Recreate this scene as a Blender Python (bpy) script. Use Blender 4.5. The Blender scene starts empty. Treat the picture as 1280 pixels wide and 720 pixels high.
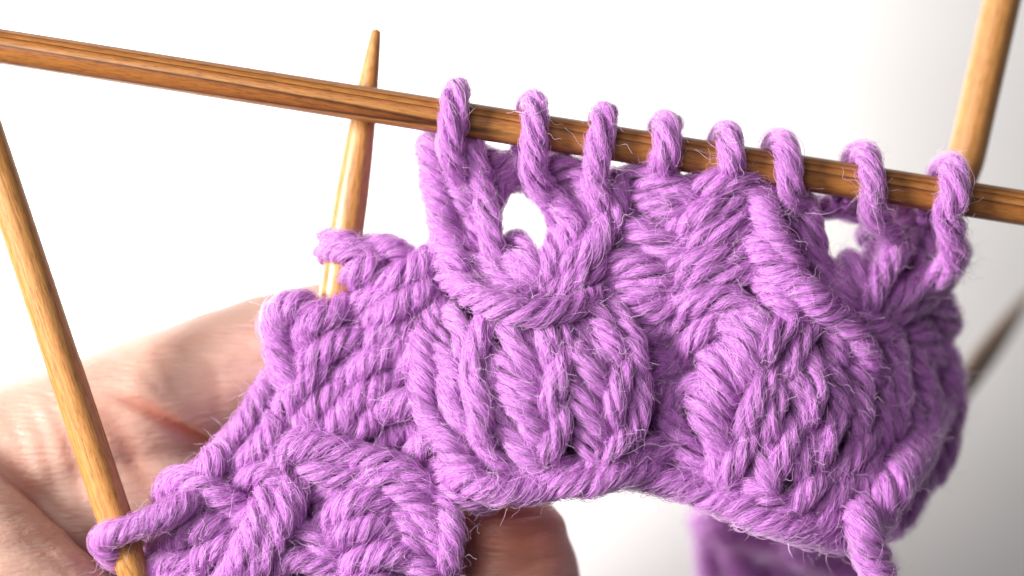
import bpy, math, random
import numpy as np
from mathutils import Vector

random.seed(7)
rng = np.random.default_rng(7)
SC = bpy.context.scene
COL = SC.collection
CM = 0.01                       # everything below is written in centimetres
CAM_D = 30.0                    # camera to the plane of the needle
PXCM = 110.0                    # photograph pixels per centimetre in that plane

# ------------------------------------------------------------------ camera, world, lamps
cam = bpy.data.cameras.new("camera")
cam.sensor_width = 36.0
cam.lens = 36.0 * CAM_D / (1280 / PXCM)
cam.clip_start = 0.01
cam.clip_end = 20.0
cam.dof.use_dof = True
cam.dof.focus_distance = (CAM_D - 0.25) * CM
cam.dof.aperture_fstop = 8.8
cam_ob = bpy.data.objects.new("camera", cam)
cam_ob.location = (0, -CAM_D * CM, 0)
cam_ob.rotation_euler = (math.pi / 2, 0, 0)
COL.objects.link(cam_ob)
SC.camera = cam_ob

world = bpy.data.worlds.new("World")
SC.world = world
world.use_nodes = True
world.node_tree.nodes["Background"].inputs[0].default_value = (0.93, 0.96, 1.0, 1)
world.node_tree.nodes["Background"].inputs[1].default_value = 0.16


def area_lamp(name, loc, target, size, size_y, power, color):
    li = bpy.data.lights.new(name, 'AREA')
    li.shape = 'RECTANGLE'
    li.size, li.size_y = size * CM, size_y * CM
    li.energy = power
    li.color = color
    o = bpy.data.objects.new(name, li)
    o.location = Vector(loc) * CM
    d = Vector(target) * CM - o.location
    o.rotation_euler = d.to_track_quat('-Z', 'Y').to_euler()
    COL.objects.link(o)
    return o


area_lamp("window_light", (-50, -34, 10), (0, 0, -1), 19, 19, 11.0, (1.0, 0.97, 0.93))
area_lamp("front_fill", (-13, -36, 10), (0, 0, -1), 14, 14, 0.7, (1.0, 0.985, 0.97))  # added fill from the front left, not an actual window
area_lamp("backdrop_light", (-15, 8.5, 0.5), (-13, 13, 0.5), 6, 10, 1.22, (0.95, 0.975, 1.0))  # added lamp behind the hand, whitens the backdrop from the left

vs = SC.view_settings
vs.view_transform = 'Standard'
vs.look = 'None'
vs.exposure = 0.0
vs.gamma = 1.0
SC.render.engine = 'CYCLES'
SC.cycles.use_denoising = True
SC.cycles.denoising_prefilter = 'ACCURATE'
SC.cycles.denoising_input_passes = 'RGB_ALBEDO_NORMAL'
SC.cycles.max_bounces = 14
SC.cycles.diffuse_bounces = 5
SC.cycles.glossy_bounces = 5
SC.cycles.transmission_bounces = 12
SC.cycles.use_adaptive_sampling = True
SC.cycles.adaptive_threshold = 0.012
SC.cycles.sample_clamp_indirect = 6.0
SC.cycles.caustics_reflective = False
SC.cycles.caustics_refractive = False
SC.cycles_curves.shape = 'RIBBONS'


# ------------------------------------------------------------------ helpers
def P(px, py, d=0.0):
    """A point d cm behind the needle plane seen at photograph pixel (px, py), in cm."""
    k = (CAM_D + d) / CAM_D / PXCM
    return np.array(((px - 640) * k, d, (360 - py) * k))


def link(o, parent=None):
    COL.objects.link(o)
    if parent is not None:
        o.parent = parent
    return o


def tag(o, label=None, cat=None, group=None, kind=None):
    for k, v in (('label', label), ('category', cat), ('group', group), ('kind', kind)):
        if v:
            o[k] = v
    return o


def mesh_obj(name, verts, faces, mat, parent=None, smooth=True):
    me = bpy.data.meshes.new(name)
    me.from_pydata([tuple(v) for v in np.asarray(verts) * CM], [], faces)
    if smooth:
        me.polygons.foreach_set('use_smooth', [True] * len(me.polygons))
    me.materials.append(mat)
    me.update()
    return link(bpy.data.objects.new(name, me), parent)


def spline(pts, step):
    """Catmull-Rom through pts (rows of any width, first three xyz), evenly resampled by length."""
    p = np.asarray(pts, float)
    if len(p) == 2:
        p = np.array((p[0], (p[0] + p[1]) / 2, p[1]))
    e = np.vstack((2 * p[0] - p[1], p, 2 * p[-1] - p[-2]))
    out = []
    t = np.linspace(0, 1, 14, endpoint=False)[:, None]
    for i in range(1, len(e) - 2):
        a, b, c, d = e[i - 1], e[i], e[i + 1], e[i + 2]
        out.append(0.5 * (2 * b + (c - a) * t + (2 * a - 5 * b + 4 * c - d) * t ** 2 + (3 * b - a - 3 * c + d) * t ** 3))
    out.append(p[-1][None])
    q = np.vstack(out)
    s = np.concatenate(([0], np.cumsum(np.linalg.norm(np.diff(q[:, :3], axis=0), axis=1))))
    n = max(5, int(round(s[-1] / step)) + 1)
    u = np.linspace(0, s[-1], n)
    return np.stack([np.interp(u, s, q[:, k]) for k in range(q.shape[1])], 1), u


def frames(c):
    t = np.gradient(c, axis=0)
    t /= np.linalg.norm(t, axis=1)[:, None] + 1e-9
    n = np.zeros_like(t)
    ref = np.array((0.0, -1.0, 0.0)) if abs(t[0][1]) < 0.9 else np.array((0.0, 0.0, 1.0))
    v = ref - t[0] * ref.dot(t[0])
    n[0] = v / np.linalg.norm(v)
    for i in range(1, len(t)):
        v = n[i - 1] - t[i] * n[i - 1].dot(t[i])
        n[i] = v / (np.linalg.norm(v) + 1e-9)
    return t, n, np.cross(t, n)


def tube(c, r, sides, cap=True):
    """Verts and faces of a round tube along centre line c with radii r (with rounded ends)."""
    t, n, b = frames(c)
    a = np.arange(sides) * 2 * math.pi / sides
    ring = n[:, None, :] * np.cos(a)[None, :, None] + b[:, None, :] * np.sin(a)[None, :, None]
    v = c[:, None, :] + ring * np.asarray(r)[:, None, None]
    m = len(c)
    f = []
    for i in range(m - 1):
        for j in range(sides):
            k = (j + 1) % sides
            f.append((i * sides + j, i * sides + k, (i + 1) * sides + k, (i + 1) * sides + j))
    v = v.reshape(-1, 3)
    if cap:
        v = np.vstack((v, c[0] - t[0] * r[0] * 0.35, c[-1] + t[-1] * r[-1] * 0.35))
        k0, k1 = m * sides, m * sides + 1
        for j in range(sides):
            k = (j + 1) % sides
            f.append((k0, k, j))
            f.append((k1, (m - 1) * sides + j, (m - 1) * sides + k))
    return v, f


def nodes_of(name):
    m = bpy.data.materials.new(name)
    m.use_nodes = True
    nt = m.node_tree
    return m, nt, nt.nodes, nt.links, nt.nodes['Principled BSDF']


def add(nt, typ, **kw):
    n = nt.nodes.new(typ)
    for k, v in kw.items():
        setattr(n, k, v)
    return n


def ramp(nt, stops, interp='LINEAR'):
    r = nt.nodes.new('ShaderNodeValToRGB')
    r.color_ramp.interpolation = interp
    el = r.color_ramp.elements
    while len(el) < len(stops):
        el.new(0.5)
    for e, (p, c) in zip(el, stops):
        e.position = p
        e.color = (*c, 1) if len(c) == 3 else c
    return r


# ------------------------------------------------------------------ materials
def wood_material(name, seed, tint=1.0, lines=0.5):
    m, nt, N, L, bs = nodes_of(name)
    tc = add(nt, 'ShaderNodeTexCoord')
    mp = add(nt, 'ShaderNodeMapping')
    mp.inputs['Location'].default_value = (seed * 0.37, seed * 0.21, seed * 1.3)
    L.new(tc.outputs['Object'], mp.inputs['Vector'])
    # long grain: growth layers are planes almost parallel to the shaft
    st = add(nt, 'ShaderNodeMapping')
    st.inputs['Scale'].default_value = (90, 90, 4.0)
    L.new(mp.outputs[0], st.inputs['Vector'])
    nz = add(nt, 'ShaderNodeTexNoise')
    nz.inputs['Scale'].default_value = 2.0
    nz.inputs['Detail'].default_value = 3.0
    L.new(st.outputs[0], nz.inputs['Vector'])
    sep = add(nt, 'ShaderNodeSeparateXYZ')
    L.new(mp.outputs[0], sep.inputs[0])

    def math_(op, a, b=None):
        n = add(nt, 'ShaderNodeMath', operation=op)
        for i, x in enumerate((a, b)):
            if x is None:
                continue
            if isinstance(x, (int, float)):
                n.inputs[i].default_value = x
            else:
                L.new(x, n.inputs[i])
        return n.outputs[0]
    u = math_('ADD', math_('MULTIPLY', sep.outputs[0], 1250.0), math_('MULTIPLY', sep.outputs[1], 760.0))
    u = math_('ADD', u, math_('MULTIPLY', sep.outputs[2], 9.0))
    u = math_('ADD', u, math_('MULTIPLY', nz.outputs[0], 0.45))
    fr = math_('FRACT', u)
    rings = ramp(nt, [(0.0, (0.42, 0.185, 0.050)), (0.40, (0.37, 0.145, 0.036)), (0.66, (0.31, 0.11, 0.027)),
                      (0.80, (0.25, 0.085, 0.022)), (0.90, (0.060, 0.016, 0.006)), (1.0, (0.36, 0.165, 0.048))])
    L.new(fr, rings.inputs[0])
    soft = add(nt, 'ShaderNodeMix', data_type='RGBA')
    soft.inputs['Factor'].default_value = lines
    soft.inputs['A'].default_value = (0.41, 0.205, 0.068, 1)
    L.new(rings.outputs[0], soft.inputs['B'])
    # fine pores
    pm = add(nt, 'ShaderNodeMapping')
    pm.inputs['Scale'].default_value = (5200, 5200, 560)
    L.new(mp.outputs[0], pm.inputs['Vector'])
    pores = add(nt, 'ShaderNodeTexNoise')
    pores.inputs['Scale'].default_value = 1.0
    pores.inputs['Detail'].default_value = 4.0
    pores.inputs['Roughness'].default_value = 0.7
    L.new(pm.outputs[0], pores.inputs['Vector'])
    pr = ramp(nt, [(0.34, (0.62, 0.55, 0.48)), (0.50, (1, 1, 1)), (0.66, (1.24, 1.22, 1.16))])
    L.new(pores.outputs[0], pr.inputs[0])
    mx = add(nt, 'ShaderNodeMix', data_type='RGBA', blend_type='MULTIPLY')
    mx.inputs['Factor'].default_value = 1.0
    L.new(soft.outputs['Result'], mx.inputs['A'])
    L.new(pr.outputs[0], mx.inputs['B'])
    tn = add(nt, 'ShaderNodeMix', data_type='RGBA', blend_type='MULTIPLY')
    tn.inputs['Factor'].default_value = 1.0
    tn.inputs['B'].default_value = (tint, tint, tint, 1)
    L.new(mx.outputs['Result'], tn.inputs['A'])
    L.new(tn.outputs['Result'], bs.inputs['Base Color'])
    bs.inputs['Roughness'].default_value = 0.35
    bs.inputs['Specular IOR Level'].default_value = 0.45
    bp = add(nt, 'ShaderNodeBump')
    bp.inputs['Strength'].default_value = 0.12
    bp.inputs['Distance'].default_value = 0.0002
    L.new(pores.outputs[0], bp.inputs['Height'])
    L.new(bp.outputs[0], bs.inputs['Normal'])
    return m


YARN = (0.605, 0.265, 0.635)


def yarn_core_material():
    m, nt, N, L, bs = nodes_of("yarn_core")
    tc = add(nt, 'ShaderNodeTexCoord')
    nz = add(nt, 'ShaderNodeTexNoise')
    nz.inputs['Scale'].default_value = 1400
    nz.inputs['Detail'].default_value = 4
    L.new(tc.outputs['Object'], nz.inputs['Vector'])
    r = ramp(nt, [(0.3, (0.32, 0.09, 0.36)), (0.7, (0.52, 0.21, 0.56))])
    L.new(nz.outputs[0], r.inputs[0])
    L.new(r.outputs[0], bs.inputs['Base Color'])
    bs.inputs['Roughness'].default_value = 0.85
    bs.inputs['Specular IOR Level'].default_value = 0.15
    bp = add(nt, 'ShaderNodeBump')
    bp.inputs['Strength'].default_value = 0.4
    bp.inputs['Distance'].default_value = 0.0004
    L.new(nz.outputs[0], bp.inputs['Height'])
    L.new(bp.outputs[0], bs.inputs['Normal'])
    return m


def fibre_material(name, base, glint):
    m, nt, N, L, bs = nodes_of(name)
    N.remove(bs)
    out = N['Material Output']
    hi = add(nt, 'ShaderNodeHairInfo')
    r = ramp(nt, [(0.0, tuple(0.55 * c for c in base)), (0.5, base), (1.0, tuple(min(0.95, c * 1.30 + 0.06) for c in base))])
    L.new(hi.outputs['Random'], r.inputs[0])
    oi = add(nt, 'ShaderNodeObjectInfo')
    hs = add(nt, 'ShaderNodeHueSaturation')
    mr = add(nt, 'ShaderNodeMapRange')
    mr.inputs['To Min'].default_value = 0.84
    mr.inputs['To Max'].default_value = 1.08
    L.new(oi.outputs['Random'], mr.inputs['Value'])
    L.new(mr.outputs[0], hs.inputs['Value'])
    L.new(r.outputs[0], hs.inputs['Color'])
    hb = add(nt, 'ShaderNodeBsdfHairPrincipled')
    hb.model = 'CHIANG'
    hb.parametrization = 'COLOR'
    hb.inputs['Roughness'].default_value = 0.45
    hb.inputs['Radial Roughness'].default_value = 0.55
    hb.inputs['Coat'].default_value = glint
    hb.inputs['IOR'].default_value = 1.37
    L.new(hs.outputs[0], hb.inputs['Color'])
    df = add(nt, 'ShaderNodeBsdfDiffuse')
    L.new(hs.outputs[0], df.inputs['Color'])
    mxs = add(nt, 'ShaderNodeMixShader')
    mxs.inputs[0].default_value = 0.4
    L.new(hb.outputs[0], mxs.inputs[1])
    L.new(df.outputs[0], mxs.inputs[2])
    L.new(mxs.outputs[0], out.inputs['Surface'])
    return m


def skin_material():
    m, nt, N, L, bs = nodes_of("skin")
    tc = add(nt, 'ShaderNodeTexCoord')
    big = add(nt, 'ShaderNodeTexNoise')
    big.inputs['Scale'].default_value = 90
    big.inputs['Detail'].default_value = 5
    L.new(tc.outputs['Object'], big.inputs['Vector'])
    r = ramp(nt, [(0.25, (0.42, 0.24, 0.19)), (0.5, (0.465, 0.285, 0.228)), (0.75, (0.505, 0.325, 0.265))])
    L.new(big.outputs[0], r.inputs[0])
    at = add(nt, 'ShaderNodeAttribute', attribute_name='crease')
    mx = add(nt, 'ShaderNodeMix', data_type='RGBA')
    L.new(at.outputs['Fac'], mx.inputs['Factor'])
    L.new(r.outputs[0], mx.inputs['A'])
    mx.inputs['B'].default_value = (0.54, 0.14, 0.075, 1)
    L.new(mx.outputs['Result'], bs.inputs['Base Color'])
    bs.inputs['Subsurface Weight'].default_value = 0.6
    bs.inputs['Subsurface Radius'].default_value = (1.0, 0.32, 0.16)
    bs.inputs['Subsurface Scale'].default_value = 0.005
    bs.inputs['Roughness'].default_value = 0.42
    bs.inputs['Specular IOR Level'].default_value = 0.45
    # fine skin lines: two crossing families of stretched noise, and pores
    h = None
    for rot, sc, w in (((0, 0.55, 0), (420, 700, 2600), 0.6), ((0, -0.75, 0), (500, 700, 2300), 0.45), ((0.3, 0.1, 0.2), (2600, 2600, 2600), 0.12)):
        mp = add(nt, 'ShaderNodeMapping')
        mp.inputs['Rotation'].default_value = rot
        mp.inputs['Scale'].default_value = sc
        L.new(tc.outputs['Object'], mp.inputs['Vector'])
        nz = add(nt, 'ShaderNodeTexNoise')
        nz.inputs['Scale'].default_value = 1
        nz.inputs['Detail'].default_value = 3
        L.new(mp.outputs[0], nz.inputs['Vector'])
        mu = add(nt, 'ShaderNodeMath', operation='MULTIPLY')
        mu.inputs[1].default_value = w
        L.new(nz.outputs[0], mu.inputs[0])
        if h is None:
            h = mu.outputs[0]
        else:
            ad = add(nt, 'ShaderNodeMath', operation='ADD')
            L.new(h, ad.inputs[0])
            L.new(mu.outputs[0], ad.inputs[1])
            h = ad.outputs[0]
    bp = add(nt, 'ShaderNodeBump')
    bp.inputs['Strength'].default_value = 0.4
    bp.inputs['Distance'].default_value = 0.0011
    L.new(h, bp.inputs['Height'])
    L.new(bp.outputs[0], bs.inputs['Normal'])
    return m


def backdrop_material():
    m, nt, N, L, bs = nodes_of("white_paper")
    tc = add(nt, 'ShaderNodeTexCoord')
    nz = add(nt, 'ShaderNodeTexNoise')
    nz.inputs['Scale'].default_value = 14
    L.new(tc.outputs['Object'], nz.inputs['Vector'])
    r = ramp(nt, [(0.3, (0.80, 0.79, 0.78)), (0.7, (0.83, 0.82, 0.81))])
    L.new(nz.outputs[0], r.inputs[0])
    L.new(r.outputs[0], bs.inputs['Base Color'])
    bs.inputs['Roughness'].default_value = 0.9
    bs.inputs['Specular IOR Level'].default_value = 0.1
    return m


M_CORE = yarn_core_material()
M_FIBRE = fibre_material("yarn_fibre", YARN, 0.15)
M_FUZZ = fibre_material("yarn_fuzz", (0.80, 0.52, 0.80), 0.2)  # paler than the yarn: bright glints put into the fuzz colour
M_SKIN = skin_material()

# ------------------------------------------------------------------ backdrop
# a sheet of paper, its curl shaped so the lower right falls into shade
bv, bf = [], []
NX, NZ = 90, 70
for iz in range(NZ):
    for ix in range(NX):
        x, z = -60 + 120 * ix / (NX - 1), -45 + 90 * iz / (NZ - 1)
        u = min(max(0.0, 0.97 * x - 0.14 * z - 0.5), 22.0)
        bv.append((x, 13 + 0.026 * u * u, z))
        if ix and iz:
            k = iz * NX + ix
            bf.append((k - NX - 1, k - NX, k, k - 1))
bd = mesh_obj("backdrop", bv, bf, backdrop_material())
tag(bd, kind='structure', label='plain white paper backdrop, curled so that its right side shades to grey')


# ------------------------------------------------------------------ needles
def needle(name, p0, p1, label, seed, tip0=0.0, tip1=0.0, r=0.203, tint=1.0, tip_r=0.05, lines=0.42):
    """A turned wooden needle from p0 to p1 (cm); tip0 / tip1 are the lengths of its tapered ends."""
    p0, p1 = np.asarray(p0), np.asarray(p1)
    ln = np.linalg.norm(p1 - p0)
    prof = []
    for t, flip in ((tip0, False), (tip1, True)):
        part = []
        if t > 0:
            for k in range(7):
                a = k / 6 * math.pi / 2
                part.append((tip_r * (1 - math.cos(a)), tip_r * math.sin(a)))
            for k in range(1, 15):
                u = k / 14
                part.append((tip_r + u * t, tip_r + (r - tip_r) * (1 - (1 - u) ** 1.75)))
        else:
            part += [(0.0, 0.0), (0.0, r * 0.9), (0.03, r)]
        prof.append([(ln - z, q) for z, q in reversed(part)] if flip else part)
    a, b = prof
    mid = [(z, r) for z in np.linspace(a[-1][0], b[0][0], 12)[1:-1]]
    rows = a + mid + b
    sides = 40
    v, f = [], []
    for z, q in rows:
        for j in range(sides):
            an = j * 2 * math.pi / sides
            v.append((max(q, 1e-4) * math.cos(an), max(q, 1e-4) * math.sin(an), z))
    for i in range(len(rows) - 1):
        for j in range(sides):
            k = (j + 1) % sides
            f.append((i * sides + j, i * sides + k, (i + 1) * sides + k, (i + 1) * sides + j))
    o = mesh_obj(name, v, f, wood_material("needle_wood_%d" % seed, seed, tint, lines))
    o.location = Vector(p0) * CM
    o.rotation_mode = 'QUATERNION'
    o.rotation_quaternion = Vector(p1 - p0).to_track_quat('Z', 'Y')
    tag(o, label, 'knitting needle', 'wooden double pointed needles of the knitting')
    return o


def needle_axis(px):
    """Depth of the working needle's axis at photograph column px."""
    return -0.05 + 0.5 * px / 1280


needle("knitting_needle", P(-420, -8.4, needle_axis(-420)), P(1640, 316.9, needle_axis(1640)),
       "long wooden needle crossing the top with eight purple loops on it", 1, 1.6, 1.6, tint=0.8, lines=1.0)
needle("knitting_needle", P(470.5, 36, 0.72), P(398, 520, 0.50),
       "wooden needle with its blunt tip standing up behind the long needle", 2, 2.3, 0, tint=1.08, tip_r=0.062)
needle("knitting_needle", P(188, 782, -0.02), P(-170, -293, -0.2),
       "wooden needle leaning over the palm, one loop round its lower end", 3, 1.0, 1.6, tint=1.12)
needle("knitting_needle", P(1190, 275, 1.6), P(1312, -260, 2.2),
       "slightly blurred wooden needle rising behind the rightmost loop", 4, 0.75, 1.6, r=0.225, tint=1.0)
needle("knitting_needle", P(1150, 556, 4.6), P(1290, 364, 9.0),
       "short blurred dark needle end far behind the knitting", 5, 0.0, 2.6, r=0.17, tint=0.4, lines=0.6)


# ------------------------------------------------------------------ yarn
knit = bpy.data.objects.new("knitting", None)
knit.empty_display_size = 0.01
link(knit)
tag(knit, "fuzzy purple yarn knitting with raised bobbles and eyelet holes, held on the needles", "knitting")


def bump(px, py, cx, cy, rx, ry, h):
    q = ((px - cx) / rx) ** 2 + ((py - cy) / ry) ** 2
    return h * math.sqrt(1 - q) if q < 1 else 0.0


def base_depth(px, py):
    """The knitted sheet: distance behind the needle plane, bobbles coming forward."""
    d = 0.30
    if px > 930:
        d += ((px - 930) / 250.0) ** 2 * 1.5
    if px < 560:
        d += 0.12
    h = bump(px, py, 668, 505, 178, 152, 0.50) + bump(px, py, 1020, 520, 155, 170, 0.34) + bump(px, py, 430, 670, 220, 150, 0.38)
    if py > 570 and px < 300:
        h += 0.25 * min(1, (300 - px) / 100)
    return d - h


R_YARN = 0.162
FIB_PTS, FIB_SIZES, FIB_RAD = [], [], []
surface_pts = []


def make_yarn(name, centre, radius=R_YARN, pitch=1.1, fibres=58, parent=None, fuzzy=1.0, mesh_step=0.06):
    """One length of four-ply yarn along centre (cm): twisted ply tubes plus a sub-part of spun fibres."""
    c, s = spline(centre, 0.042)
    n = len(c)
    t, nn, bb = frames(c)
    th0 = rng.uniform(0, 2 * math.pi)
    wob = 1 + 0.06 * np.sin(s * rng.uniform(3, 6) + rng.uniform(0, 6))
    V, F, off = [], [], 0
    pts, sizes, rads = [], [], []
    radius *= rng.uniform(0.93, 1.07)
    spread = rng.uniform(0.56, 0.64)
    for k in range(4):
        th = th0 + 2 * math.pi * k / 4 + TWIST * 2 * math.pi * s / pitch + 0.25 * np.sin(s * 2.3 + k)
        ro = radius * spread * wob
        pc = c + (nn * np.cos(th)[:, None] + bb * np.sin(th)[:, None]) * ro[:, None]
        rp = radius * rng.uniform(0.37, 0.43) * (1 + 0.12 * np.sin(s * rng.uniform(4, 9) + rng.uniform(0, 6)))
        v, f = tube(pc, rp * 0.82, 7)
        V.append(v)
        F += [tuple(i + off for i in q) for q in f]
        off += len(v)
        pt, pn, pb = frames(pc)
        for _ in range(fibres):
            loose = rng.random() < 0.19 * fuzzy
            rr = rng.uniform(1.05, 1.5) if loose else rng.uniform(0.80, 1.08)
            m0 = int(rng.uniform(0, 0.6) * n) if rng.random() < 0.75 else 0
            m1 = n - (int(rng.uniform(0, 0.6) * n) if rng.random() < 0.75 else 0)
            if m1 - m0 < 4:
                m0, m1 = 0, n
            idx = np.unique(np.linspace(m0, m1 - 1, max(4, m1 - m0)).astype(int))
            ss = s[idx]
            ph = rng.uniform(0, 2 * math.pi) + ss * rng.normal(0, 6.0 if rng.random() < 0.42 else 1.8) + 0.30 * np.sin(ss * rng.uniform(5, 14) + rng.uniform(0, 6)) + rng.uniform(0.05, 0.32) * np.sin(ss * rng.uniform(18, 38) + rng.uniform(0, 6))
            amp = (0.20 if loose else 0.09)
            q = rp[idx] * (rr + amp * np.sin(ss * rng.uniform(10, 32) + rng.uniform(0, 6)))
            pos = pc[idx] + (pn[idx] * np.cos(ph)[:, None] + pb[idx] * np.sin(ph)[:, None]) * q[:, None]
            pts.append(pos)
            sizes.append(len(pos))
            rads.append(np.full(len(pos), rng.uniform(0.0019, 0.0034)))
    # fibres that have worked loose from their ply and bridge the grooves between the plies
    for _ in range(int(24 * fuzzy)):
        m0 = int(rng.uniform(0, 0.7) * n)
        m1 = min(n, m0 + int(rng.uniform(0.25, 0.6) * n) + 5)
        if m1 - m0 < 4:
            continue
        ss = s[m0:m1]
        ph = rng.uniform(0, 2 * math.pi) + ss * (TWIST * 5.7 / pitch * rng.uniform(-0.6, 1.5)) + 0.4 * np.sin(ss * rng.uniform(6, 16) + rng.uniform(0, 6))
        q = radius * (rng.uniform(0.84, 1.08) + 0.07 * np.sin(ss * rng.uniform(8, 30) + rng.uniform(0, 6)))
        pos = c[m0:m1] + (nn[m0:m1] * np.cos(ph)[:, None] + bb[m0:m1] * np.sin(ph)[:, None]) * q[:, None]
        pts.append(pos)
        sizes.append(len(pos))
        rads.append(np.full(len(pos), rng.uniform(0.0018, 0.0030)))
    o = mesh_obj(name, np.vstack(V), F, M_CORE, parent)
    hc = hair_obj("fibres", pts, sizes, rads, M_FIBRE, o)
    hc['kind'] = 'stuff'
    # keep places on the surface for the loose fuzz
    for i in range(0, n):
        tuft = max(0.0, math.sin(s[i] * 7.0 + th0) + rng.normal(0, 0.6))      # fuzz comes in uneven tufts
        for _ in range(int(1 + 6 * tuft)):
            a = rng.uniform(0, 2 * math.pi)
            dr = nn[i] * math.cos(a) + bb[i] * math.sin(a)
            if dr[1] < 0.45:
                surface_pts.append((c[i] + dr * radius * 0.9, dr, t[i]))
    return o


def hair_obj(name, pts, sizes, rads, mat, parent):
    h = bpy.data.hair_curves.new(name)
    h.add_curves([int(x) for x in sizes])
    h.attributes['position'].data.foreach_set('vector', (np.vstack(pts) * CM).astype(np.float32).ravel())
    ra = h.attributes.get('radius') or h.attributes.new('radius', 'FLOAT', 'POINT')
    ra.data.foreach_set('value', (np.concatenate(rads) * CM).astype(np.float32))
    h.materials.append(mat)
    return link(bpy.data.objects.new(name, h), parent)


TWIST = -1


def stitch(txt, r=1.0, pitch=1.1, dive=0.32, name="stitch", fuzzy=1.0, depth=None, dive_ends=(1, 1)):
    """A stitch from a list 'px,py[,height]'; its ends dive back into the fabric."""
    q = []
    for w in txt.split():
        a = [float(x) for x in w.split(',')]
        q.append((a[0], a[1], a[2] if len(a) > 2 else 0.0))
    q = np.array(q)
    pts = []
    for x, y, h in q:
        d = base_depth(x, y) if depth is None else depth
        pts.append(P(x + rng.normal(0, 0.8), y + rng.normal(0, 0.8), d - h * 1.2))
    pts = np.array(pts)

    def end(a, b, on):
        if not on:
            return None
        v = a - b
        v /= np.linalg.norm(v)
        return np.array((a + v * 0.09 + (0, dive * 0.55, 0), a + v * 0.12 + (0, dive * 1.25, 0)))
    e0, e1 = end(pts[0], pts[1], dive_ends[0]), end(pts[-1], pts[-2], dive_ends[1])
    full = pts
    if e0 is not None:
        full = np.vstack((e0[::-1], full))
    if e1 is not None:
        full = np.vstack((full, e1))
    return make_yarn(name, full, R_YARN * r, pitch * rng.uniform(0.68, 0.98), parent=knit, fuzzy=fuzzy)


def live_loop(xt, foot, shift=-20, r=1.0, tail=""):
    """A loop carried by the working needle: up behind it, over the top, down its front to foot and on along tail."""
    def ax(x):
        return 58 + 0.1578 * x, needle_axis(x)
    pts = []
    rr = 0.325
    for k, a in enumerate(np.radians((-60, -20, 25, 62, 92, 122, 155, 185))):
        x = xt + shift * (1 - k / 4.0) if k < 4 else xt + (foot[0] - xt) * (k - 4) / 5.0
        zc, dc = ax(x)
        p = P(x, zc, dc)
        pts.append(p + np.array((0, math.cos(a) * rr, math.sin(a) * rr)))
    pts.append(P(foot[0], foot[1], ax(foot[0])[1] - 0.22))
    for w in tail.split():
        x, y, h = (float(v) for v in w.split(','))
        pts.append(P(x, y, base_depth(x, y) - h))
    return make_yarn("loop", np.array(pts), R_YARN * r * 1.02, rng.uniform(1.05, 1.35), parent=knit)


# eight loops on the working needle
live_loop(572, (563, 184), -8, 1.0, "568,205,0.25 578,225,0.05 590,255,-0.2")
live_loop(668, (667, 214), -18, 1.0, "678,238,0.20 690,258,0.0 700,280,-0.25")
live_loop(757, (744, 222), -16, 1.0, "752,250,0.22 755,275,0.0 740,300,-0.25")
live_loop(834, (829, 204), -20, 1.0, "832,222,-0.1 835,240,-0.4")
live_loop(908, (914, 214), -22, 1.0, "920,232,-0.1 922,250,-0.4")
live_loop(975, (990, 240), -24, 1.0, "998,262,0.0 1003,285,-0.3")
live_loop(1079, (1092, 266), -28, 1.0, "1112,290,0.6 1122,312,0.2")
live_loop(1190, (1184, 268), -28, 1.05, "1191,300,1.55 1190,326,1.3 1166,346,0.8 1130,362,0.2")

# --- eyelet and gathered top of the first bobble
for a in (
    ("538,192,0.0 541,225,0.05 549,262,0.1 556,300,0.1 570,335,0.15", 1.08, 0.62),
    ("592,192,0.15 600,225,0.1 608,262,0.1 614,300,0.1 622,335,0.05", 0.95, 1.3),
    ("600,200,-0.18 624,207,-0.15 654,202,-0.2", 1.15, 1.0),
    ("602,226,-0.2 618,222,-0.18 640,222,-0.22", 1.1, 1.0),
    ("566,206,-0.1 580,232,-0.05 592,262,-0.05 600,300,-0.1", 1.2, 1.0),
    ("556,222,-0.05 575,245,0.0 585,270,-0.05", 1.0, 1.0),
    ("650,196,-0.2 632,225,-0.2 614,262,-0.25 606,300,-0.25", 1.0, 1.0),
    ("690,208,0.0 716,216,0.05 734,240,0.05 738,268,0.0", 0.95, 1.0),
    ("696,204,-0.12 722,218,-0.08 748,238,-0.1", 1.1, 1.0),
    ("700,232,-0.15 722,246,-0.1 742,262,-0.1", 1.0, 1.0),
    ("678,240,0.05 700,256,0.1 716,282,0.1 706,312,0.1 686,338,0.0", 0.95, 0.9),
    ("770,236,0.0 766,268,0.12 748,300,0.18 718,326,0.2 688,350,0.05", 1.1, 1.0),
    ("745,250,-0.1 738,285,-0.05 722,310,0.0", 1.0, 1.0),
    ("650,308,0.0 662,330,0.16 669,356,0.06", 0.95, 1.0),
    ("626,318,0.0 644,338,0.16 660,360,0.06", 0.95, 1.0),
    ("692,302,0.05 686,330,0.2 678,358,0.06", 0.9, 1.0),
    ("760,322,0.0 728,342,0.18 694,360,0.04", 0.95, 1.0),
    ("606,326,0.05 624,346,0.16 646,364,0.06", 0.9, 1.0),
    ("562,248,-0.15 572,272,-0.12 582,300,-0.15", 1.05, 1.0),
    ("566,296,-0.1 580,316,0.0 598,336,0.02 612,352,-0.05", 1.0, 0.9),
    ("590,318,-0.2 604,334,-0.1 622,350,-0.1", 1.0, 0.9),
):
    stitch(a[0], a[1], a[2])
# cord over the top of the bobble
stitch("548,330,0.05 570,356,0.22 604,376,0.30 642,390,0.30 682,392,0.26 722,382,0.16 752,366,0.0", 0.98, 0.9)
stitch("556,312,0.0 580,342,0.12 606,360,0.18 640,372,0.12 676,374,0.0", 0.78, 1.0)

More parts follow.
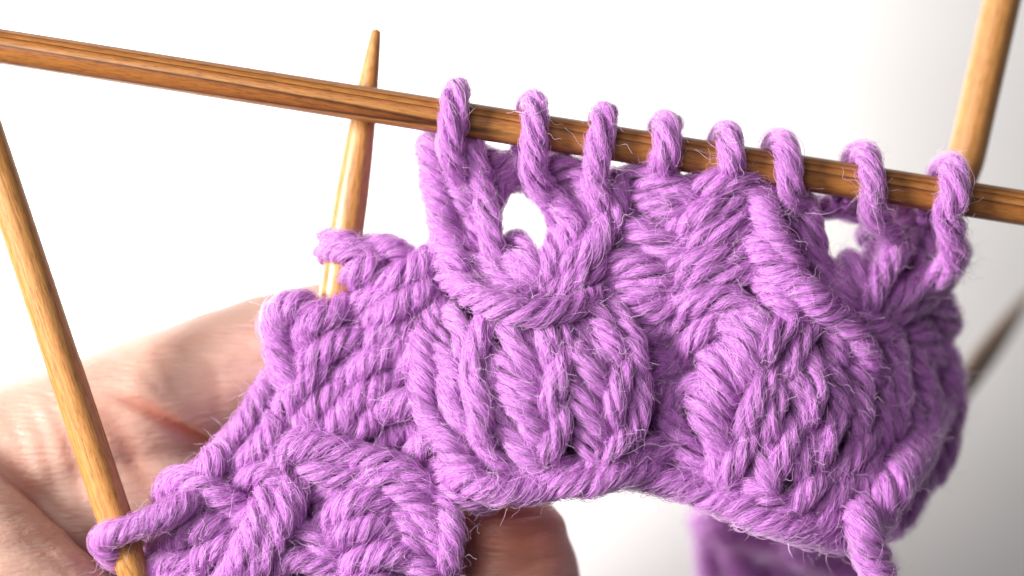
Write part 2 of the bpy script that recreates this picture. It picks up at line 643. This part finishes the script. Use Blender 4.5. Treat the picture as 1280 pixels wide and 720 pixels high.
# --- first bobble: left edge cord, columns of V stitches, right edge
for a in (
    ("552,384,0.05 536,408,0.1 530,440,0.12 536,472,0.10", 1.05, 0.85),
    ("546,420,0.02 556,450,0.10 572,476,0.06", 0.95, 1.0),
    ("528,462,0.05 528,498,0.12 540,532,0.14 562,562,0.12", 1.1, 0.8),
    ("560,478,0.02 566,506,0.08 580,534,0.06", 0.95, 1.0),
    ("552,540,0.05 574,574,0.1 604,600,0.08", 1.05, 0.8),
    ("566,398,0.08 578,418,0.12 580,440,0.05", 0.9, 1.2),
    ("606,400,0.1 596,430,0.16 588,462,0.16 590,490,0.05", 1.0, 1.9),
    ("626,398,0.1 640,424,0.16 656,450,0.14 668,472,0.02", 0.95, 1.7),
    ("588,472,0.1 596,502,0.18 602,532,0.18 606,560,0.05", 1.1, 1.7),
    ("624,452,0.06 644,474,0.14 664,494,0.12", 0.95, 1.5),
    ("630,486,0.06 648,510,0.15 668,534,0.14 684,552,0.0", 1.0, 1.6),
    ("592,540,0.05 608,566,0.12 632,590,0.08", 1.05, 1.3),
    ("630,540,0.04 652,564,0.14 676,584,0.08", 1.0, 1.4),
    ("680,398,0.1 684,428,0.16 688,458,0.06", 0.9, 1.9),
    ("700,392,0.08 704,420,0.14 702,446,0.06", 0.85, 1.7),
    ("704,440,0.08 697,470,0.17 690,502,0.17 688,530,0.02", 1.0, 2.0),
    ("712,430,0.06 732,456,0.15 750,480,0.14 764,498,0.0", 0.98, 1.6),
    ("712,480,0.05 728,506,0.14 744,530,0.12 756,548,0.0", 1.0, 1.6),
    ("702,506,0.08 698,534,0.15 690,560,0.14 680,584,0.02", 1.0, 1.9),
    ("724,540,0.04 738,560,0.12 748,578,0.06", 0.95, 1.5),
    ("736,388,0.06 756,412,0.14 768,438,0.12 770,458,0.0", 1.0, 1.4),
    ("764,382,0.04 782,406,0.12 794,436,0.14 798,464,0.04", 1.05, 1.3),
    ("784,448,0.05 774,478,0.16 768,508,0.16 764,536,0.04", 1.1, 1.6),
    ("798,462,0.0 800,494,0.10 796,524,0.12 786,552,0.02", 1.0, 1.4),
    ("788,528,0.04 770,556,0.14 748,576,0.10 728,584,0.0", 1.1, 1.2),
    ("722,398,0.0 730,420,0.04 736,444,0.0", 0.9, 1.4),
    ("650,400,-0.02 660,424,0.02 668,446,0.0", 0.85, 1.4),
    ("608,430,-0.02 616,460,0.06 614,492,0.0", 0.85, 1.5),
    ("612,500,-0.02 626,526,0.08 640,552,0.02", 0.9, 1.5),
    ("668,430,-0.02 672,456,0.04 676,482,0.0", 0.85, 1.5),
    ("742,424,0.0 752,448,0.08 758,472,0.0", 0.9, 1.5),
    ("750,502,0.0 748,528,0.08 752,552,0.0", 0.9, 1.5),
    ("668,540,0.0 664,566,0.08 656,592,0.02", 0.95, 1.6),
):
    stitch(a[0], a[1] * 0.88, a[2] * 0.85)
# lower edge
for a in (
    ("582,602,0.1 620,612,0.16 664,612,0.16 702,602,0.08", 1.1, 0.62),
    ("684,602,0.12 730,604,0.18 776,594,0.18 822,592,0.12", 1.15, 0.66),
    ("806,596,0.12 850,608,0.18 896,622,0.18 938,634,0.1", 1.15, 0.7),
    ("920,636,0.1 960,652,0.15 1004,664,0.12 1046,672,0.05", 1.1, 0.8),
    ("700,584,0.05 744,590,0.02 792,574,0.02 826,572,0.0", 1.0, 0.8),
    ("620,590,0.0 656,598,0.05 690,590,0.0", 1.0, 0.9),
):
    stitch(a[0], a[1], a[2], fuzzy=1.3)

# --- column of V stitches between the bobbles
for a in (
    ("796,222,0.0 824,226,0.12 850,236,0.10 872,256,0.0", 1.05, 1.5),
    ("862,238,0.0 892,228,0.12 924,226,0.12 952,240,0.0", 1.05, 1.5),
    ("794,246,0.0 822,256,0.10 848,264,0.08 870,262,0.0", 0.95, 1.4),
    ("788,268,-0.12 818,276,-0.05 848,286,-0.1", 1.15, 1.2),
    ("838,292,0.0 862,276,0.12 892,262,0.14 930,250,0.0", 1.05, 1.4),
    ("776,282,0.0 806,296,0.12 838,308,0.10 856,316,0.0", 1.05, 1.4),
    ("846,308,0.0 876,296,0.12 908,284,0.14 944,276,0.0", 1.1, 1.4),
    ("768,300,-0.1 796,318,0.02 826,330,0.02 850,334,-0.1", 0.95, 1.3),
    ("828,338,0.0 862,326,0.13 900,322,0.14 936,314,0.0", 1.05, 1.3),
    ("756,326,0.0 788,330,0.12 818,344,0.12 838,356,0.0", 1.05, 1.2),
    ("832,362,0.0 868,344,0.12 908,340,0.12 950,344,0.0", 1.05, 1.4),
    ("746,352,-0.1 780,354,0.06 814,366,0.08 846,366,-0.05", 1.0, 1.2),
    ("758,372,-0.05 790,384,0.10 822,392,0.10 846,384,0.0", 1.1, 1.2),
    ("838,392,0.0 868,376,0.15 904,372,0.16 936,388,0.05", 1.15, 1.3),
    ("796,414,-0.1 828,410,0.05 858,398,0.05 876,388,-0.05", 1.1, 1.2),
    ("846,440,0.0 872,418,0.14 900,404,0.14 918,408,0.05", 1.05, 1.5),
    ("902,398,0.05 924,424,0.16 938,448,0.15 946,470,0.02", 1.05, 1.7),
    ("930,386,0.0 946,406,0.10 958,424,0.06", 1.0, 1.5),
    ("880,436,0.02 894,464,0.14 904,492,0.12 910,514,0.0", 1.0, 1.6),
    ("904,424,0.0 916,454,0.10 922,484,0.08", 0.95, 1.6),
    ("804,426,-0.2 822,440,-0.15 842,462,-0.2", 1.2, 1.3),
    ("800,450,-0.3 822,470,-0.25 836,498,-0.3", 1.2, 1.3),
    ("806,470,-0.2 838,456,-0.05 866,444,-0.05 884,436,-0.1", 1.05, 1.3),
    ("816,496,-0.2 846,484,-0.08 872,474,-0.05", 1.0, 1.3),
    ("836,510,-0.05 852,490,0.08 876,482,0.1 890,500,0.0", 1.0, 1.4),
    ("866,486,0.02 880,516,0.14 896,544,0.12 906,566,0.0", 1.15, 1.5),
    ("836,520,-0.05 850,548,0.10 868,574,0.10 884,596,0.0", 1.15, 1.4),
    ("812,560,-0.05 836,562,0.05 860,576,0.05", 1.1, 1.3),
    ("900,520,-0.05 904,556,0.05 896,590,0.05", 1.1, 1.4),
    ("856,590,0.0 884,600,0.08 914,606,0.05", 1.05, 1.1),
):
    stitch(a[0], a[1], a[2])

# --- slanting cord and second eyelet
for a in (
    ("946,244,0.0 956,268,0.14 972,298,0.2 990,330,0.22", 1.1, 0.75),
    ("944,300,0.05 962,326,0.2 988,352,0.26 1018,376,0.26 1046,396,0.18", 1.2, 0.72),
    ("1022,376,0.1 1054,402,0.2 1076,430,0.2 1088,466,0.14", 1.1, 0.8),
    ("940,330,0.0 958,356,0.12 980,380,0.14 998,396,0.05", 1.05, 0.9),
    ("944,278,0.0 952,300,0.1 962,322,0.08", 0.95, 1.0),
    ("1008,262,0.05 1016,290,0.05 1022,318,0.0 1034,350,-0.05", 1.0, 1.2),
    ("1000,320,-0.2 1020,344,-0.1 1040,366,-0.1 1062,384,-0.15", 1.0, 1.0),
    ("992,276,-0.15 1006,310,-0.1 1022,344,-0.15", 1.0, 1.0),
    ("1030,256,-0.25 1056,260,-0.2 1084,268,-0.2", 0.95, 1.0),
    ("1112,276,0.1 1140,284,0.16 1156,306,0.12 1150,332,0.0", 1.0, 1.2),
    ("1128,300,0.3 1114,322,0.38 1098,350,0.36 1086,376,0.2", 1.0, 1.1),
    ("1098,300,0.0 1112,316,0.1 1126,334,0.0", 1.0, 1.2),
    ("1042,346,0.0 1054,366,0.08 1068,386,0.0", 0.9, 1.2),
    ("1066,336,0.05 1072,360,0.12 1078,384,0.0", 0.85, 1.2),
    ("1092,330,0.05 1090,354,0.12 1084,380,0.0", 0.85, 1.2),
    ("1196,318,0.4 1180,344,0.48 1150,354,0.46 1118,376,0.3", 1.0, 1.0),
    ("1170,280,0.3 1160,310,0.35 1150,340,0.3", 1.0, 1.1),
    ("1112,262,0.0 1142,268,0.05 1170,276,0.0", 1.15, 1.0),
    ("1122,282,-0.1 1146,298,-0.05 1172,308,-0.1", 1.2, 1.0),
    ("1136,316,-0.1 1152,330,-0.05 1180,322,-0.1", 1.2, 1.0),
    ("1120,350,0.1 1110,370,0.2 1096,392,0.05", 0.95, 1.1),
    ("1180,352,0.2 1148,378,0.25 1112,396,0.1", 1.0, 1.1),
):
    stitch(a[0], a[1], a[2])

# --- second bobble
for a in (
    ("1000,392,0.05 974,414,0.14 956,440,0.16 944,468,0.06", 1.05, 1.5),
    ("1014,404,0.04 1002,432,0.12 990,456,0.12 972,478,0.02", 1.0, 1.5),
    ("1026,398,0.0 1042,424,0.06 1050,450,0.04", 1.0, 1.4),
    ("966,462,0.06 950,490,0.16 938,520,0.16 930,548,0.04", 1.05, 1.6),
    ("990,464,0.04 1002,492,0.10 1010,520,0.06", 1.0, 1.5),
    ("1012,446,0.05 1018,476,0.14 1014,508,0.14 1004,534,0.02", 1.0, 1.7),
    ("1034,458,0.05 1048,486,0.12 1052,514,0.08", 1.0, 1.5),
    ("974,482,0.05 966,512,0.14 962,542,0.10", 0.95, 1.6),
    ("1066,452,0.05 1076,484,0.14 1078,516,0.14 1072,546,0.04", 1.1, 1.4),
    ("1092,452,0.0 1104,484,0.1 1106,520,0.1 1098,552,0.0", 1.05, 1.3),
    ("1046,512,0.04 1038,540,0.13 1028,566,0.12 1018,588,0.0", 1.05, 1.6),
    ("990,528,0.04 984,556,0.13 974,584,0.12 962,606,0.02", 1.05, 1.6),
    ("940,540,0.03 926,566,0.13 912,590,0.12 900,606,0.02", 1.05, 1.5),
    ("952,556,0.02 958,584,0.10 962,610,0.08", 1.0, 1.5),
    ("1012,540,0.0 1006,566,0.08 1000,590,0.04", 0.95, 1.5),
    ("1088,534,0.02 1072,560,0.12 1054,584,0.10 1040,602,0.0", 1.05, 1.4),
    ("1028,590,0.0 1010,614,0.1 990,632,0.06", 1.05, 1.2),
    ("1062,590,0.0 1048,614,0.1 1030,636,0.06", 1.05, 1.2),
    ("1090,566,0.0 1078,594,0.1 1064,618,0.06", 1.0, 1.2),
    ("930,600,0.0 954,620,0.1 982,634,0.05", 1.05, 1.2),
    ("1116,430,0.1 1122,466,0.16 1124,504,0.16 1118,540,0.05", 1.1, 1.2),
    ("1080,400,0.1 1106,416,0.12 1122,440,0.05", 1.05, 1.2),
    ("1052,642,0.05 1022,654,0.12 990,650,0.05", 1.05, 1.0),
):
    stitch(a[0], a[1] * 0.9, a[2] * 0.85, fuzzy=1.4)

# --- right side of the tube turning away, with the hanging cord
for a in (
    ("1150,370,0.0 1174,384,0.15 1184,402,0.05", 1.15, 1.0),
    ("1128,400,0.0 1152,420,0.1 1168,448,0.05", 1.1, 1.0),
    ("1140,450,0.0 1156,490,0.12 1160,530,0.05", 1.25, 1.0),
    ("1172,430,-0.1 1184,470,0.0 1186,512,-0.05", 1.3, 1.0),
    ("1184,500,-0.3 1180,545,-0.2 1164,590,-0.25", 1.3, 1.0),
    ("1176,500,0.0 1158,538,0.2 1142,570,0.22 1132,588,0.0", 1.4, 0.95),
    ("1150,556,0.1 1124,590,0.4 1108,622,0.45 1094,646,0.2", 1.55, 0.95),
    ("1074,642,0.35 1080,668,0.6 1092,700,0.62 1106,738,0.6", 1.5, 0.95),
    ("1150,592,-0.3 1138,622,-0.25 1122,650,-0.3", 1.2, 1.0),
    ("1120,470,-0.05 1136,510,0.05 1132,550,0.0", 1.1, 1.0),
    ("1108,556,-0.05 1112,590,0.0 1096,622,0.0", 1.1, 1.0),
    ("1040,668,-0.1 1066,676,0.0 1088,668,0.0", 1.1, 1.0),
):
    stitch(a[0], a[1], a[2])

# --- far side of the tube seen below the edge
for a in (
    ("888,662 890,700 894,742", 1.6, 1.0, 5.8),
    ("912,676 918,706 924,744", 1.4, 1.0, 5.6),
    ("900,662 950,672 1010,678 1080,690", 1.6, 1.0, 5.0),
    ("920,690 930,720 935,760", 1.6, 1.1, 5.6),
    ("960,722 1020,730 1090,742", 1.6, 1.0, 5.8),
    ("1000,690 1040,706 1090,712", 1.6, 1.1, 4.6),
):
    stitch(a[0], a[1], a[2], depth=a[3], dive=0.5)

# --- left section running back round the second needle
for a in (
    ("470,322,0.05 448,312,0.05 424,302,0.02 404,300,-0.12", 1.05, 0.75, (1, 0)),
    ("404,318,-0.2 420,312,0.0 446,322,0.10 462,336,0.05", 1.0, 0.75, (0, 1)),
    ("470,312,0.0 488,310,0.06 504,322,0.0", 1.05, 0.9, (1, 1)),
    ("440,350,0.0 452,336,0.12 462,322,0.05", 1.15, 0.9, (1, 1)),
    ("468,356,0.0 496,348,0.12 522,334,0.12 546,316,0.0", 1.15, 0.8, (1, 1)),
    ("442,384,0.0 468,372,0.08 494,372,0.08", 1.05, 0.9, (1, 1)),
    ("456,402,0.0 482,390,0.12 508,372,0.12 540,350,0.0", 1.1, 0.85, (1, 1)),
    ("492,408,-0.1 516,384,0.0 540,370,0.0", 1.0, 0.9, (1, 1)),
    ("352,436,0.05 342,410,0.12 354,388,0.14 378,382,0.12 398,394,0.05", 1.1, 0.9, (1, 1)),
    ("378,430,0.05 384,408,0.14 406,392,0.14 434,382,0.0", 1.1, 0.8, (1, 1)),
    ("346,424,0.0 350,452,0.12 362,478,0.12 372,500,0.0", 1.1, 0.9, (1, 1)),
    ("366,470,0.05 392,448,0.14 420,428,0.14 452,420,0.0", 1.15, 0.75, (1, 1)),
    ("420,440,-0.05 452,430,0.06 482,416,0.08 510,402,0.0", 1.1, 0.8, (1, 1)),
    ("352,520,0.05 366,492,0.14 388,470,0.12 404,452,0.0", 1.1, 0.75, (1, 1)),
    ("420,478,0.0 452,458,0.14 484,440,0.14 516,424,0.0", 1.1, 0.75, (1, 1)),
    ("376,530,0.0 394,506,0.12 414,492,0.1 434,478,-0.05", 1.1, 0.75, (1, 1)),
    ("412,536,0.0 436,510,0.14 464,488,0.14 494,474,0.0", 1.15, 0.75, (1, 1)),
    ("446,538,0.0 470,518,0.12 498,504,0.12 528,498,0.0", 1.15, 0.75, (1, 1)),
    ("330,486,0.0 314,514,0.12 296,540,0.12 274,566,0.0", 1.0, 0.7, (1, 1)),
    ("288,556,0.02 268,578,0.12 246,598,0.10 228,614,0.0", 1.05, 0.7, (1, 1)),
    ("356,528,0.0 336,546,0.12 318,566,0.10 300,582,0.0", 1.05, 0.75, (1, 1)),
    ("334,500,0.0 340,520,0.1 330,546,0.05", 1.0, 0.75, (1, 1)),
    ("400,546,-0.05 376,552,0.06 352,560,0.04", 1.05, 0.75, (1, 1)),
    ("494,470,-0.05 512,452,0.05 524,436,0.0", 1.0, 0.9, (1, 1)),
    ("520,410,-0.05 526,436,0.02 530,458,-0.05", 1.0, 0.9, (1, 1)),
    ("500,540,-0.25 516,522,-0.2 530,510,-0.2", 1.15, 0.9, (1, 1)),
    ("524,566,-0.25 540,548,-0.2 548,528,-0.2", 1.1, 0.9, (1, 1)),
    ("478,556,-0.2 494,536,-0.15 508,520,-0.2", 1.1, 0.9, (1, 1)),
):
    stitch(a[0], a[1], a[2], dive_ends=a[3])

# --- lower left bobble and the loop round the leaning needle
for a in (
    ("166,704,-0.1 140,690,0.22 128,674,0.38 148,664,0.50 184,652,0.46 220,636,0.36 250,618,0.1", 1.02, 0.62, (1, 1)),
    ("208,618,0.05 222,602,0.14 248,604,0.18 280,622,0.14 312,636,0.0", 1.15, 0.95, (1, 1)),
    ("262,636,0.0 290,648,0.12 322,644,0.10", 1.0, 1.0, (1, 1)),
    ("204,682,0.05 236,664,0.16 270,656,0.16 300,660,0.0", 1.1, 0.95, (1, 1)),
    ("232,712,0.0 262,690,0.14 296,678,0.14 318,668,0.02", 1.15, 0.9, (1, 1)),
    ("278,730,0.1 296,704,0.22 314,672,0.24 328,640,0.2 336,612,0.05", 1.15, 1.2, (1, 1)),
    ("302,738,0.1 320,710,0.2 338,680,0.22 352,644,0.2 358,604,0.05", 1.15, 1.2, (1, 1)),
    ("296,606,0.0 322,592,0.1 346,598,0.1 362,616,0.0", 1.05, 1.0, (1, 1)),
    ("340,590,0.05 360,566,0.14 394,556,0.16 430,562,0.14 462,572,0.05", 1.1, 0.95, (1, 1)),
    ("420,580,0.0 454,572,0.12 490,580,0.14 522,602,0.12 544,628,0.04", 1.1, 1.0, (1, 1)),
    ("374,578,0.05 408,592,0.12 446,594,0.12 480,598,0.02", 1.0, 1.0, (1, 1)),
    ("448,590,0.04 486,602,0.14 518,626,0.14 540,658,0.12 548,690,0.04", 1.1, 1.0, (1, 1)),
    ("536,610,0.0 556,636,0.12 566,668,0.12 560,704,0.04", 1.1, 1.0, (1, 1)),
    ("396,612,-0.1 420,614,-0.08 446,620,-0.1", 1.2, 1.0, (1, 1)),
    ("400,640,-0.2 424,624,-0.15 450,606,-0.2", 1.2, 1.0, (1, 1)),
    ("552,590,-0.2 574,610,-0.12 600,622,-0.2", 1.2, 1.0, (1, 1)),
    ("374,604,0.0 366,634,0.1 358,664,0.05", 1.0, 1.1, (1, 1)),
    ("404,656,0.02 428,634,0.14 456,622,0.14 484,630,0.04", 1.1, 0.8, (1, 1)),
    ("410,680,0.0 440,664,0.14 474,656,0.12 502,664,0.0", 1.1, 0.8, (1, 1)),
    ("376,664,0.0 396,678,0.1 418,694,0.06", 1.05, 1.0, (1, 1)),
    ("338,716,0.0 366,700,0.12 398,704,0.12 426,716,0.02", 1.1, 0.85, (1, 1)),
    ("424,712,0.0 454,698,0.14 488,690,0.14 518,698,0.02", 1.15, 0.8, (1, 1)),
    ("486,640,0.0 508,658,0.1 522,684,0.1", 1.05, 1.0, (1, 1)),
    ("500,690,0.0 526,706,0.12 546,730,0.1", 1.1, 1.0, (1, 1)),
    ("396,734,0.0 430,726,0.1 470,726,0.1 500,740,0.0", 1.1, 0.9, (1, 1)),
    ("176,728,0.0 206,706,0.1 240,700,0.05", 1.1, 0.9, (1, 1)),
    ("160,744,0.0 200,730,0.1 250,726,0.1", 1.1, 0.9, (1, 1)),
):
    stitch(a[0], a[1] * 0.94, a[2] * 0.9, dive_ends=a[3], fuzzy=1.2)


# --- inner side of the fabric: purl rows closing the gaps behind the stitches
def in_poly(x, y, poly):
    ok = False
    j = len(poly) - 1
    for i in range(len(poly)):
        xi, yi = poly[i]
        xj, yj = poly[j]
        if (yi > y) != (yj > y) and x < (xj - xi) * (y - yi) / (yj - yi) + xi:
            ok = not ok
        j = i
    return ok


OUTLINE = [(545, 345), (600, 372), (650, 352), (700, 345), (752, 300), (778, 240), (800, 224), (850, 232), (868, 246), (900, 238), (936, 240), (990, 262),
           (1012, 312), (1040, 350), (1090, 352), (1130, 330), (1160, 300), (1180, 310), (1176, 350), (1170, 400), (1166, 540), (1120, 610), (1060, 640),
           (940, 622), (840, 594), (700, 594), (600, 596), (560, 610), (548, 700), (540, 760), (200, 760), (190, 716), (250, 660), (256, 630), (330, 590), (372, 560),
           (372, 470), (400, 440), (440, 424), (490, 392), (520, 360)]
for y in range(236, 760, 30):
    x = 190 + (y % 4) * 7
    run = []
    while x < 1200:
        yy = y + 9 * math.sin(x * 0.055 + y)
        if in_poly(x, yy, OUTLINE):
            run.append((x, yy))
        else:
            if len(run) >= 4:
                stitch(' '.join('%.0f,%.0f,%.2f' % (a, b, -0.46 + 0.05 * math.sin(a * 0.08 + b)) for a, b in run), 1.15, 0.9, dive=0.1, name="purl_row", fuzzy=0.5)
            run = []
        x += 22
    if len(run) >= 4:
        stitch(' '.join('%.0f,%.0f,%.2f' % (a, b, -0.46) for a, b in run), 1.15, 0.9, dive=0.1, name="purl_row", fuzzy=0.5)

# --- loose fuzz standing off the yarn
fp, fs, frad = [], [], []
order = rng.permutation(len(surface_pts))[:62000]
for q, i in enumerate(order):
    p, n, t = surface_pts[i]
    flat = q % 10 < 5                       # most ends lie along the yarn, the others stand off it
    ln = rng.uniform(0.06, 0.26) if flat else rng.uniform(0.05, 0.22) if q % 10 < 7 else rng.uniform(0.16, 0.38) * (1.0 if rng.random() < 0.93 else 1.8)
    k = 8
    d = n * (rng.uniform(0.0, 0.45) if flat else rng.uniform(0.3, 1.0)) + t * rng.normal(0, 0.9) + rng.normal(0, 0.45, 3)
    d /= np.linalg.norm(d)
    curl = rng.normal(0, 1, 3)
    curl -= d * curl.dot(d)
    pos = [p]
    w = rng.normal(0, 1.8)
    for j in range(k):
        a = w * j / k + 0.5 * math.sin(j * 1.3 + w)
        st = d * math.cos(a) + curl * math.sin(a) * 0.8
        pos.append(pos[-1] + st / (np.linalg.norm(st) + 1e-6) * ln / k)
    fp.append(np.array(pos))
    fs.append(k + 1)
    frad.append(np.linspace(rng.uniform(0.0014, 0.0026) if flat else rng.uniform(0.0015, 0.0029), 0.0008 if flat else 0.0012, k + 1))
fz = hair_obj("fuzz", fp, fs, frad, M_FUZZ, knit)
fz['kind'] = 'stuff'


# ------------------------------------------------------------------ hand
def limb(pts, out):
    """pts: (px, py, depth, radius cm)"""
    q = np.array([np.append(P(a, b, d), r) for a, b, d, r in pts])
    c, s = spline(q, 0.12)
    # round the ends off
    r = c[:, 3].copy()
    cc = c[:, :3]
    t, _, _ = frames(cc)
    e0 = [(cc[0] - t[0] * r[0] * math.sin(a), r[0] * math.cos(a)) for a in np.radians((82, 65, 45, 25))]
    e1 = [(cc[-1] + t[-1] * r[-1] * math.sin(a), r[-1] * math.cos(a)) for a in np.radians((25, 45, 65, 82))]
    cc = np.vstack([e[0] for e in e0] + [cc] + [e[0] for e in e1])
    r = np.concatenate(([e[1] for e in e0], r, [e[1] for e in e1]))
    v, f = tube(cc, r, 24)
    k = sum(len(a) for a, _ in out)
    out.append((v, [tuple(i + k for i in q_) for q_ in f]))


hand_parts = []
# palm and wrist
limb([(-700, 760, 3.0, 2.6), (-420, 740, 2.6, 2.4), (-240, 740, 2.6, 2.2), (-130, 760, 2.9, 1.9)], hand_parts)
limb([(-420, 600, 2.4, 1.6), (-220, 630, 1.9, 1.35), (-60, 610, 1.55, 1.05), (40, 578, 1.6, 0.92)], hand_parts)
# index finger running right behind the knitting
limb([(-90, 620, 1.6, 1.10), (60, 562, 1.55, 0.93), (180, 512, 1.62, 0.86), (300, 462, 1.7, 0.80), (420, 428, 1.95, 0.76), (520, 424, 2.35, 0.72), (600, 446, 2.8, 0.62)], hand_parts)
# middle finger, curled below it
limb([(-120, 700, 2.2, 1.1), (40, 665, 1.75, 0.98), (150, 620, 1.58, 0.86), (260, 628, 1.95, 0.82), (380, 690, 2.5, 0.76), (470, 760, 2.9, 0.68)], hand_parts)
limb([(-140, 760, 2.2, 1.1), (-20, 745, 1.75, 0.95), (120, 750, 1.6, 0.85), (260, 790, 1.9, 0.8)], hand_parts)
# ring finger, its tip coming up into view below the knitting
limb([(-120, 830, 3.0, 1.0), (120, 860, 3.2, 0.9), (360, 900, 3.1, 0.85), (540, 880, 2.6, 0.86), (616, 800, 1.7, 0.94), (632, 728, 1.3, 0.91), (631, 690, 1.22, 0.81)], hand_parts)
# little finger, below the frame
limb([(-120, 960, 3.6, 0.9), (120, 1010, 3.9, 0.78), (330, 1050, 3.8, 0.7), (460, 1030, 3.2, 0.66), (520, 970, 2.7, 0.6)], hand_parts)
# thumb, nearest the camera at the lower left
limb([(-330, 560, 1.5, 1.3), (-190, 590, 0.8, 1.05), (-68, 664, 0.35, 0.90), (74, 790, 0.2, 0.88), (200, 880, 0.3, 0.86), (320, 930, 0.6, 0.72)], hand_parts)
hv = np.vstack([a for a, _ in hand_parts])
hf = [q for _, b in hand_parts for q in b]
tmp = mesh_obj("hand_rough", hv, hf, M_SKIN)
rm = tmp.modifiers.new("remesh", 'REMESH')
rm.mode = 'VOXEL'
rm.voxel_size = 0.055 * CM
sm = tmp.modifiers.new("smooth", 'SMOOTH')
sm.factor = 0.5
sm.iterations = 14
dg = bpy.context.evaluated_depsgraph_get()
hm = bpy.data.meshes.new_from_object(tmp.evaluated_get(dg))
bpy.data.objects.remove(tmp)
nv = len(hm.vertices)
co = np.empty(nv * 3, np.float32)
hm.vertices.foreach_get('co', co)
co = co.reshape(-1, 3).astype(float) / CM
no = np.empty(nv * 3, np.float32)
hm.vertex_normals.foreach_get('vector', no)
no = no.reshape(-1, 3).astype(float)
kk = CAM_D / (CAM_D + co[:, 1]) * PXCM
vx, vy = 640 + co[:, 0] * kk, 360 - co[:, 2] * kk
front = np.clip(-no[:, 1] * 1.5, 0, 1)
crease = np.zeros(nv)
CREASES = [  # polyline in photograph pixels, depth cm, half width px, redness
    ([(140, 492), (180, 508), (222, 534), (262, 556), (300, 580)], 0.13, 8, 0.9),
    ([(112, 500), (150, 540), (172, 580), (196, 622)], 0.03, 14, 0.25),
    ([(30, 500), (52, 545), (64, 590), (70, 640)], 0.02, 7, 0.1),
    ([(58, 490), (82, 540), (96, 590), (104, 640)], 0.03, 8, 0.2),
    ([(86, 484), (112, 530), (130, 570)], 0.03, 7, 0.15),
    ([(10, 520), (28, 560), (40, 600)], 0.018, 6, 0.1),
    ([(0, 560), (30, 600), (70, 650)], 0.05, 12, 0.3),
    ([(196, 430), (214, 470), (222, 510)], 0.025, 10, 0.1),
    ([(170, 452), (196, 480), (216, 520)], 0.02, 6, 0.05),
    ([(258, 440), (272, 480), (274, 530)], 0.02, 10, 0.05),
    ([(580, 672), (620, 664), (660, 668), (690, 662)], 0.05, 5, 0.5),
    ([(575, 700), (620, 694), (670, 700), (705, 694)], 0.04, 5, 0.35),
    ([(600, 640), (640, 648), (680, 640)], 0.03, 5, 0.3),
    ([(20, 660), (60, 690), (100, 730)], 0.015, 6, 0.0),
]
for line, dep, wid, red in CREASES:
    L = np.array(line, float)
    best = np.full(nv, 1e9)
    along = np.zeros(nv)
    seg = 0
    for a, b in zip(L[:-1], L[1:]):
        ab = b - a
        t = np.clip(((vx - a[0]) * ab[0] + (vy - a[1]) * ab[1]) / ab.dot(ab), 0, 1)
        ds = np.hypot(vx - a[0] - t * ab[0], vy - a[1] - t * ab[1])
        along = np.where(ds < best, seg + t, along)
        best = np.minimum(best, ds)
        seg += 1
    g = np.exp(-(best / wid) ** 2) * front * np.sin(math.pi * np.clip(along / seg, 0, 1) * 0.9 + 0.1)
    co -= no * (dep * g)[:, None]
    crease = np.maximum(crease, red * g)
tip = np.exp(-((vx - 640) / 90) ** 2 - ((vy - 660) / 90) ** 2) * (vy > 560)
crease = np.maximum(crease, 0.7 * tip)
co += no * (0.012 * np.sin(co[:, 0] * 5.1 + 3 * np.sin(co[:, 2] * 3.3)) * np.cos(co[:, 2] * 6.2 + co[:, 1] * 4))[:, None]
hm.vertices.foreach_set('co', (co * CM).astype(np.float32).ravel())
at = hm.attributes.new('crease', 'FLOAT', 'POINT')
at.data.foreach_set('value', crease.astype(np.float32))
hm.polygons.foreach_set('use_smooth', [True] * len(hm.polygons))
hm.materials.clear()
hm.materials.append(M_SKIN)
hm.update()
hand = link(bpy.data.objects.new("hand", hm))
tag(hand, "bare hand holding the knitting from behind, fingers curled round it", "hand")
